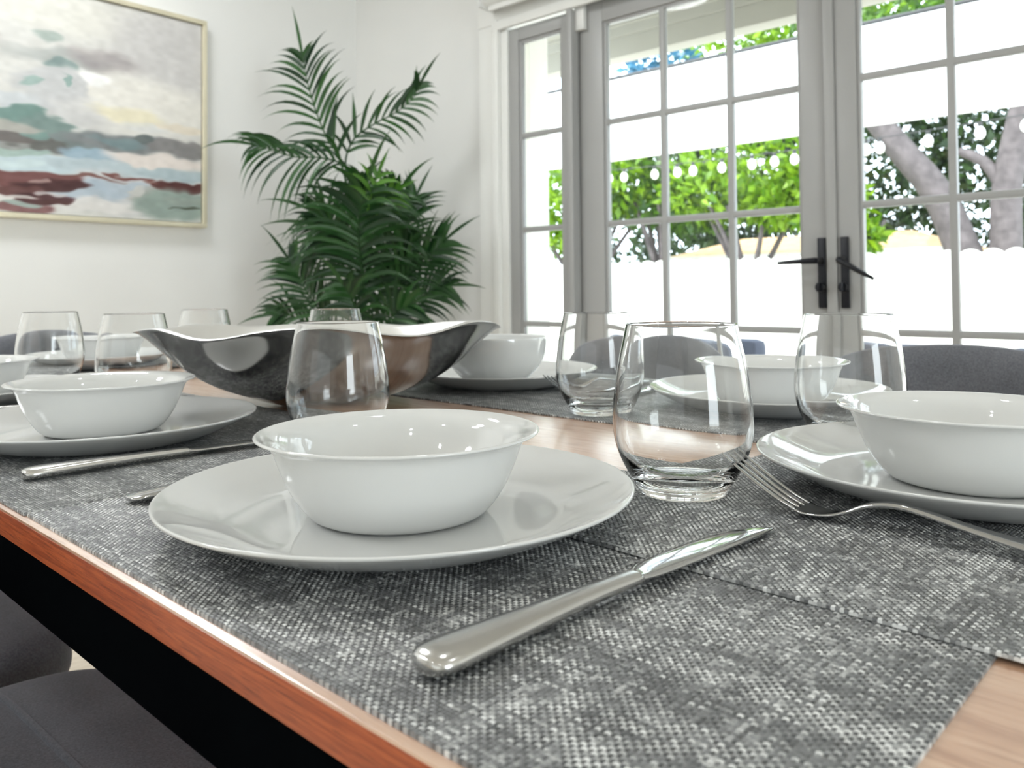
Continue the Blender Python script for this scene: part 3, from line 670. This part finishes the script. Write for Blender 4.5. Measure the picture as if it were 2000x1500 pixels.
def palm():
    D0 = 3.12; Z0 = CAMZ
    def q(px, py, dd=0.0):                                          # designed in a plane facing the table, dd = depth from it
        s = (D0 + dd) / 1585; return rgt * ((px - 1000) * s) + fwd * (D0 + dd) + Vector((0, 0, Z0 + (576 - .0092 * px - py) * s))
    base = q(716, 620); base.z = 0
    e = empty('potted_palm', base); tag(e, 'tall potted palm with arching dark green fronds in the room corner', 'plant')
    root = base.copy()
    A = lambda *L: [q(*p) - root for p in L]
    s0 = (716, 760, 0)
    fr_ = [
     (A((712, 700, 0), (700, 480, 0), (668, 320, .02), (640, 268, .02), (616, 208, .0), (600, 150, -.02), (592, 105, -.03)), .19, 1, 22, .36, dict(droop=1.0, sides=(-1, 1), out=.75)),
     (A((712, 700, 0), (716, 430, -.03), (702, 350, -.06), (670, 318, -.10), (626, 305, -.14), (580, 304, -.16), (530, 290, -.18), (500, 281, -.19)), .20, 2, 20, .42, dict(droop=1.7, out=.55)),
     (A((712, 700, 0), (706, 430, .05), (676, 330, .08), (690, 272, .08), (730, 240, .06), (775, 216, .04), (806, 190, .02), (822, 162, 0)), .15, 3, 22, .34, dict(droop=.8, out=.7)),
     (A((716, 700, -.02), (712, 600, -.06), (706, 520, -.12), (700, 450, -.18), (706, 400, -.23), (716, 362, -.27)), .27, 4, 26, .18, dict(droop=1.35, out=.45, wd=.010)),
     (A((722, 700, 0), (738, 600, -.03), (744, 520, -.08), (752, 450, -.12), (764, 400, -.16), (780, 372, -.18)), .19, 5, 24, .2, dict(droop=1.3, out=.5, wd=.0095)),
     (A((724, 700, 0), (748, 610, -.04), (778, 558, -.08), (812, 518, -.10), (842, 492, -.12), (866, 470, -.13)), .17, 6, 16, .25, dict(droop=.7, out=.8)),
     (A((706, 700, 0), (668, 650, -.03), (630, 612, -.06), (602, 574, -.08), (584, 538, -.09), (566, 508, -.10)), .17, 7, 18, .25, dict(droop=.9, out=.7)),
     (A((724, 700, 0), (762, 560, .06), (786, 470, .10), (802, 410, .10), (812, 385, .10)), .15, 8, 16, .3, dict(droop=.6, out=.7)),
     (A((706, 700, 0), (664, 660, .02), (612, 634, .02), (566, 614, .0), (540, 612, -.02)), .15, 9, 15, .2, dict(droop=1.2, out=.5)),
     (A((728, 700, 0), (772, 640, -.02), (812, 590, -.05), (846, 562, -.06), (872, 556, -.06)), .15, 10, 15, .25, dict(droop=.9, out=.7)),
     (A((710, 700, .06), (690, 560, .10), (668, 480, .12), (640, 430, .12), (610, 410, .10)), .21, 11, 20, .2, dict(droop=1.4, out=.45, wd=.0095)),
     (A((720, 700, .06), (730, 560, .12), (735, 470, .14), (720, 400, .14), (700, 360, .12)), .22, 12, 22, .15, dict(droop=1.4, out=.4, wd=.010)),
     (A((714, 700, -.05), (704, 640, -.12), (690, 590, -.18), (672, 556, -.22)), .17, 13, 16, .15, dict(droop=1.3, out=.5, wd=.0095)),
     (A((722, 700, -.05), (742, 650, -.12), (770, 610, -.16), (800, 592, -.18)), .16, 14, 14, .15, dict(droop=1.1, out=.6, wd=.0095)),
     (A((712, 700, .02), (700, 560, .0), (690, 500, -.06), (660, 455, -.12), (625, 440, -.16)), .22, 15, 20, .2, dict(droop=1.3, out=.5, wd=.0095)),
     (A((722, 700, .02), (744, 580, .0), (770, 520, -.06), (790, 480, -.10), (806, 470, -.12)), .15, 17, 16, .2, dict(droop=1.1, out=.6, wd=.011)),
    ]
    for (P, L, sd, nl, st, kw) in fr_: frond(P, L * 1.25, e, M['palm'], sd, int(nl * (.72 if sd < 4 else 1.0)), st, **kw)
    frond(A((716, 420, -.2), (722, 394, -.24), (730, 366, -.27), (738, 342, -.28)), .14, e, M['palm_new'], 21, 4, .3, wd=.0085, droop=.9, name='young_frond')
    frond(A((726, 440, -.16), (736, 418, -.20), (752, 392, -.22), (775, 372, -.24)), .12, e, M['palm_new'], 22, 4, .4, wd=.0085, droop=.8, name='young_frond')
    for i, (dx, dy, h) in enumerate([(0, 0, .8), (.03, .01, .72), (-.03, .02, .75), (.01, -.03, .66)]):
        MB().tube([(dx, dy, .27), (dx * .8, dy * .8, h * .6), (dx * .4, dy * .4, h)], [.013, .011, .008], 8).build('stem', M['palm'], e)
    pot = MB().lathe(spline([(.0001, 0), (.12, 0), (.135, .01), (.15, .12), (.165, .29), (.168, .30), (.155, .30), (.150, .26)], 4), 48).build('pot', M['pot'], e)
    MB().lathe([(0, .262), (.152, .258), (.152, .25), (0, .25)], 32).build('soil', M['soil'], e)
palm()

# ------------------------------------------------------------------ outside: porch, patio, fence, screen, garden
struct(MB().box(-16, 10, WY + .12, 18, -.30, -.06).build('patio', M['concrete'], smooth=False))
pc = MB(); pc.box(-8, 6, WY + .12, 3.72, 2.32, 2.40)
for i in range(8): pc.box(-8, 6, WY + .18 + i * .15, WY + .30 + i * .15, 2.312, 2.322, .002)
struct(pc.build('porch_ceiling', M['soffit']))
pb = MB(); pb.box(-8, 6, 3.68, 3.80, 2.155, 2.44, .006); pb.box(-8, 6, 3.66, 3.68, 2.26, 2.44, .004); pb.box(-8, 6, 3.80, 3.98, 2.36, 2.46, .006)
struct(pb.build('porch_beam', M['soffit']))
struct(MB().box(-2.555, -2.42, 2.84, 2.975, -.06, 2.32, .006).build('porch_column', M['ext']))
e = empty('shade_screen', (-2.5, 5.5, 1.94)); tag(e, 'long white outdoor shade screen hanging across the patio below the porch eave', 'shade')
MB().box(-5.5, 6, -.02, .02, 0, .66, .008).build('canvas_panel', M['canvas_screen'], e)
MB().tube([(-5.5, 0, .675), (6, 0, .675)], .018, 10).build('top_rail', M['wire'], e)
for x in (-5.45, 5.95): MB().box(x - .05, x + .05, -.05, .05, -2.0, .72, .005).build('post', M['ext'], e)
# scalloped white fence
fx0, fx1, FY = -15.0, 8.0, 9.0
fb = MB(); pw = .196; n = int((fx1 - fx0) / pw)
for i in range(n):
    x = fx0 + i * pw; m_ = 8; top = [(x + .003 + (pw - .006) * k / m_, 1.215 + .042 * math.sin(PI * k / m_) ** .8) for k in range(m_ + 1)]
    V = [(px_, FY, -.06) for px_ in (x + .003, x + pw - .003)]
    loop = [(x + pw - .003, -.06), (x + .003, -.06)] + top
    V = [(a, FY, b) for a, b in loop] + [(a, FY + .022, b) for a, b in loop]; L = len(loop)
    fb.add(V, [tuple(range(L)), tuple(range(L, 2 * L))[::-1]] + [(k, k + L, (k + 1) % L + L, (k + 1) % L) for k in range(L)])
f_ = empty('garden_fence', (0, 0, 0)); tag(f_, 'white garden fence with a scalloped top along the back of the patio', 'fence')
fb.build('picket_panel', M['ext'], f_, smooth=False)
MB().box(fx0, fx1, FY + .024, FY + .06, .25, .34, .004).box(fx0, fx1, FY + .024, FY + .06, .95, 1.04, .004).build('rail', M['ext'], f_)
# string lights between patio posts
def string_lights(xs, y, zf, label):
    x0, x1 = min(xs) - 1.5, max(xs) + 1.5; e = empty('string_lights', (x0, y, zf(x0))); o = e.location; tag(e, label, 'lights', 'outdoor string lights')
    P = [(x - o.x, 0, zf(x) - o.z) for x in np.linspace(x0, x1, 60)]; MB().tube(P, .004, 5).build('cable', M['wire'], e)
    b0 = None
    for x in xs:
        if b0 is None:
            b0 = MB().lathe(spline([(.0001, -.125), (.024, -.112), (.035, -.085), (.030, -.055), (.016, -.035), (.014, -.03)], 3), 14).build('bulb', M['bulb'], e, 'all'); b = b0
            k0 = MB().lathe([(0, -.035), (.016, -.035), (.016, 0), (0, 0)], 10).build('socket', M['wire'], b0)
        else: b = copy_tree(b0, e)
        b.location = (x - o.x, 0, zf(x) - o.z)
string_lights([-5.0, -4.53, -4.36, -4.02, -3.78, -3.62, -3.34, -3.06, -2.86, -2.69, -2.12, -2.02, -1.68, -1.34, -1.06, -.8], 6.5, lambda x: 2.02 + .012 * (x + 3.0) ** 2, 'row of white bulbs on a cable strung across the garden below the shade screen')
string_lights([-3.6, -2.77, -1.93, -1.1], 5.9, lambda x: 3.06, 'bulbs on a cable strung just above the shade screen')
# neighbour's low house
h_ = empty('neighbour_house', (-5.0, 13.0, 0)); tag(h_, 'low pale house with a tan roof beyond the fence', 'house')
MB().box(-1.9, 2.0, -.9, .9, -.06, 1.42).build('wall', M['ext'], h_, smooth=False)
r_ = MB(); r_.add([(-2.2, -1.2, 1.40), (2.4, -1.2, 1.40), (2.4, 1.2, 1.40), (-2.2, 1.2, 1.40), (-1.3, 0, 1.74), (1.4, 0, 1.74)], [(0, 1, 5, 4), (1, 2, 5), (2, 3, 4, 5), (3, 0, 4), (0, 3, 2, 1)])
r_.build('roof', M['roof_tile'], h_, smooth=False); MB().box(-2.2, 2.4, -1.24, -1.20, 1.30, 1.42, .004).build('fascia', M['ext'], h_)
# outdoor sofas
def sofa(x, y, wd, label):
    e = empty('outdoor_sofa', (x, y, -.06)); tag(e, label, 'sofa', 'grey outdoor sofas on the patio')
    MB().box(-wd / 2, wd / 2, -.36, .36, .06, .26, .02).build('base', M['ext'], e)
    k = 2
    for i in range(k):
        a = -wd / 2 + wd * i / k + .01; b = -wd / 2 + wd * (i + 1) / k - .01
        MB().box(a, b, -.32, .30, .262, .40, .04).build('seat_cushion', M['sofa'], e)
        MB().box(a + .02, b - .02, -.38, -.22, .40, .655, .05).build('back_cushion', M['sofa'], e)
    return e
sofa(-2.52, 4.7, 1.05, 'grey outdoor sofa outside the left french door'); sofa(-.85, 4.7, 1.35, 'grey outdoor sofa outside the right french door, above the chair back')
# trees and shrubs
def leaves(mb_list, rs, c, rad, n, size, shell=.55):
    d = rs.normal(size=(n, 3)); d /= np.linalg.norm(d, axis=1)[:, None]; r = (shell + (1 - shell) * rs.rand(n)) ** .6
    P = np.array(c) + d * r[:, None] * np.array(rad)
    a = rs.normal(size=(n, 3)) * .8 + d * .5 + np.array([0, 0, -.3]); a /= np.linalg.norm(a, axis=1)[:, None]
    b = np.cross(a, rs.normal(size=(n, 3))); b /= np.linalg.norm(b, axis=1)[:, None]; s = size * (.6 + .8 * rs.rand(n))[:, None]
    nrm = np.cross(a, b) * s * .12
    V = np.stack([P, P + a * s * .5 + b * s * .24 + nrm, P + a * s * 1.1, P + a * s * .5 - b * s * .24 + nrm], 1).reshape(-1, 3); mb_list.append(V)
def leaf_mesh(name, parts, mat, parent):
    V = np.concatenate(parts); n = len(V) // 4; me = bpy.data.meshes.new(name); me.vertices.add(len(V)); me.vertices.foreach_set('co', V.astype(np.float32).ravel())
    me.loops.add(n * 4); me.loops.foreach_set('vertex_index', np.arange(n * 4, dtype=np.int32)); me.polygons.add(n); me.polygons.foreach_set('loop_start', (np.arange(n) * 4).astype(np.int32)); me.update(calc_edges=True)
    me.materials.append(mat); o = bpy.data.objects.new(name, me); C.objects.link(o); o.parent = parent; return o
def tree(name, x, y, label, cat, blobs, mat, seed, trunk=None, n=900, size=.16, grp='trees and shrubs beyond the fence'):
    rs = np.random.RandomState(seed); e = empty(name, (x, y, -.06)); tag(e, label, cat, grp)
    L = []
    for (bx, by, bz, rx_, ry_, rz_) in blobs: leaves(L, rs, (bx, by, bz), (rx_, ry_, rz_), n, size)
    leaf_mesh('foliage', L, mat, e)
    for P, rr in (trunk or []): MB().tube(spline(P, 5), rr if not isinstance(rr, tuple) else list(np.linspace(rr[0], rr[1], (len(P) - 1) * 5 + 1)), 10).build('trunk', M['bark'], e)
    return e
def thin(h, k=3, seed=0):
    rnd = random.Random(seed); T = []
    for i in range(k):
        a = rnd.uniform(-.6, .6); b = rnd.uniform(-.5, .5)
        T.append(([(a * .1, b * .1, 0), (a * .2, b * .2, h * .45), (a * .7, b * .5, h * .75), (a * 1.2, b, h)], (.055, .025)))
    return T
tree('frangipani_tree', -9.2, 10.9, 'bright lime green tree at the far left, seen through the narrow sidelight', 'tree', [(-.5, 0, 2.1, .9, .7, .9), (.5, .2, 2.6, .8, .7, .7)], M['lime'], 1, thin(2.2, 4, 1), 700)
tree('frangipani_tree', -7.9, 10.6, 'lime green tree behind the left column of door panes', 'tree', [(-.3, 0, 2.2, .9, .7, .7), (.5, 0, 2.7, .8, .7, .6)], M['lime'], 2, thin(2.0, 4, 2), 800)
tree('frangipani_tree', -6.6, 10.9, 'green tree with pale forked trunks behind the second column of door panes', 'tree', [(-.4, 0, 2.6, .7, .6, .65), (.5, 0, 2.3, .7, .5, .5)], M['green'], 3, thin(2.3, 5, 3), 700)
tree('frangipani_tree', -5.1, 10.7, 'lime green tree just left of where the french doors meet', 'tree', [(-.6, 0, 2.4, .7, .6, .5), (.3, 0, 2.6, .8, .6, .6), (.5, 0, 2.1, .5, .5, .3)], M['lime'], 4, thin(2.1, 5, 4), 700)
tree('frangipani_tree', -3.75, 10.4, 'lime green shrub just right of where the french doors meet', 'shrub', [(-.1, 0, 2.0, .45, .4, .4), (.1, 0, 1.6, .4, .4, .25), (-.3, .1, 2.4, .35, .3, .3)], M['lime'], 5, thin(1.8, 3, 5), 450)
tree('garden_tree', -8.8, 15.0, 'dark green tree filling the background at the left', 'tree', [(-1.2, 0, 2.6, 1.6, .9, 1.6), (1.2, 0, 3.0, 1.5, .9, 1.6)], M['darkleaf'], 6, None, 1500, .2)
tree('garden_tree', -6.2, 15.0, 'dark green tree filling the background behind the left french door', 'tree', [(-1.0, 0, 3.0, 1.5, .9, 1.5), (1.2, 0, 3.2, 1.5, .9, 1.7)], M['darkleaf'], 7, None, 1500, .2)
tree('garden_tree', -3.6, 14.8, 'dark green tree behind the meeting stiles of the french doors', 'tree', [(-.6, 0, 3.2, 1.2, .8, 1.7), (.9, 0, 2.8, 1.2, .8, 1.5)], M['darkleaf'], 8, None, 1400, .18)
tree('garden_tree', -1.0, 14.6, 'dark green tree filling the background behind the right french door', 'tree', [(-.8, 0, 2.8, 1.2, .8, 1.6), (.9, 0, 3.0, 1.3, .8, 1.7)], M['darkleaf'], 9, None, 1400, .18)
tree('old_garden_tree', -2.3, 11.0, 'big old tree with thick twisting grey limbs behind the right french door', 'tree', [(-1.2, .5, 4.6, 1.3, .8, .6), (.6, .5, 4.4, 1.2, .8, .9)], M['green'], 10,
     [([(.15, 0, 0), (.05, 0, .7), (-.15, 0, 1.3), (-.45, 0, 2.1), (-.9, 0, 2.75), (-1.3, 0, 3.4), (-1.6, 0, 4.3)], (.24, .13)), ([(.1, .05, .2), (.25, .05, 1.2), (.3, .05, 2.2), (.5, .05, 3.2), (.6, 0, 4.2)], (.2, .12)), ([(.35, .05, 1.9), (.1, 0, 2.4), (-.2, 0, 2.6)], (.09, .05))], 900)
tree('tall_garden_tree', -5.4, 15.2, 'tall lime green tree showing above the shade screen', 'tree', [(-2.0, 0, 5.6, 1.2, .9, .9), (-.4, 0, 6.0, 1.4, .9, 1.0), (1.5, 0, 6.6, 1.5, .9, 1.0), (3.2, 0, 7.0, 1.3, .9, 1.0)], M['lime'], 11, [([(0, 0, 0), (.1, 0, 2.5), (.3, 0, 5.0)], (.14, .07))], 1000, .2)
tree('blue_palm', -8.2, 13.5, 'bluish green treetop above the shade screen at the left', 'tree', [(0, 0, 5.2, .7, .6, .5)], M['bluegreen'], 12, [([(0, 0, 0), (0, 0, 2.6), (0, 0, 5.0)], (.1, .06))], 500, .22)
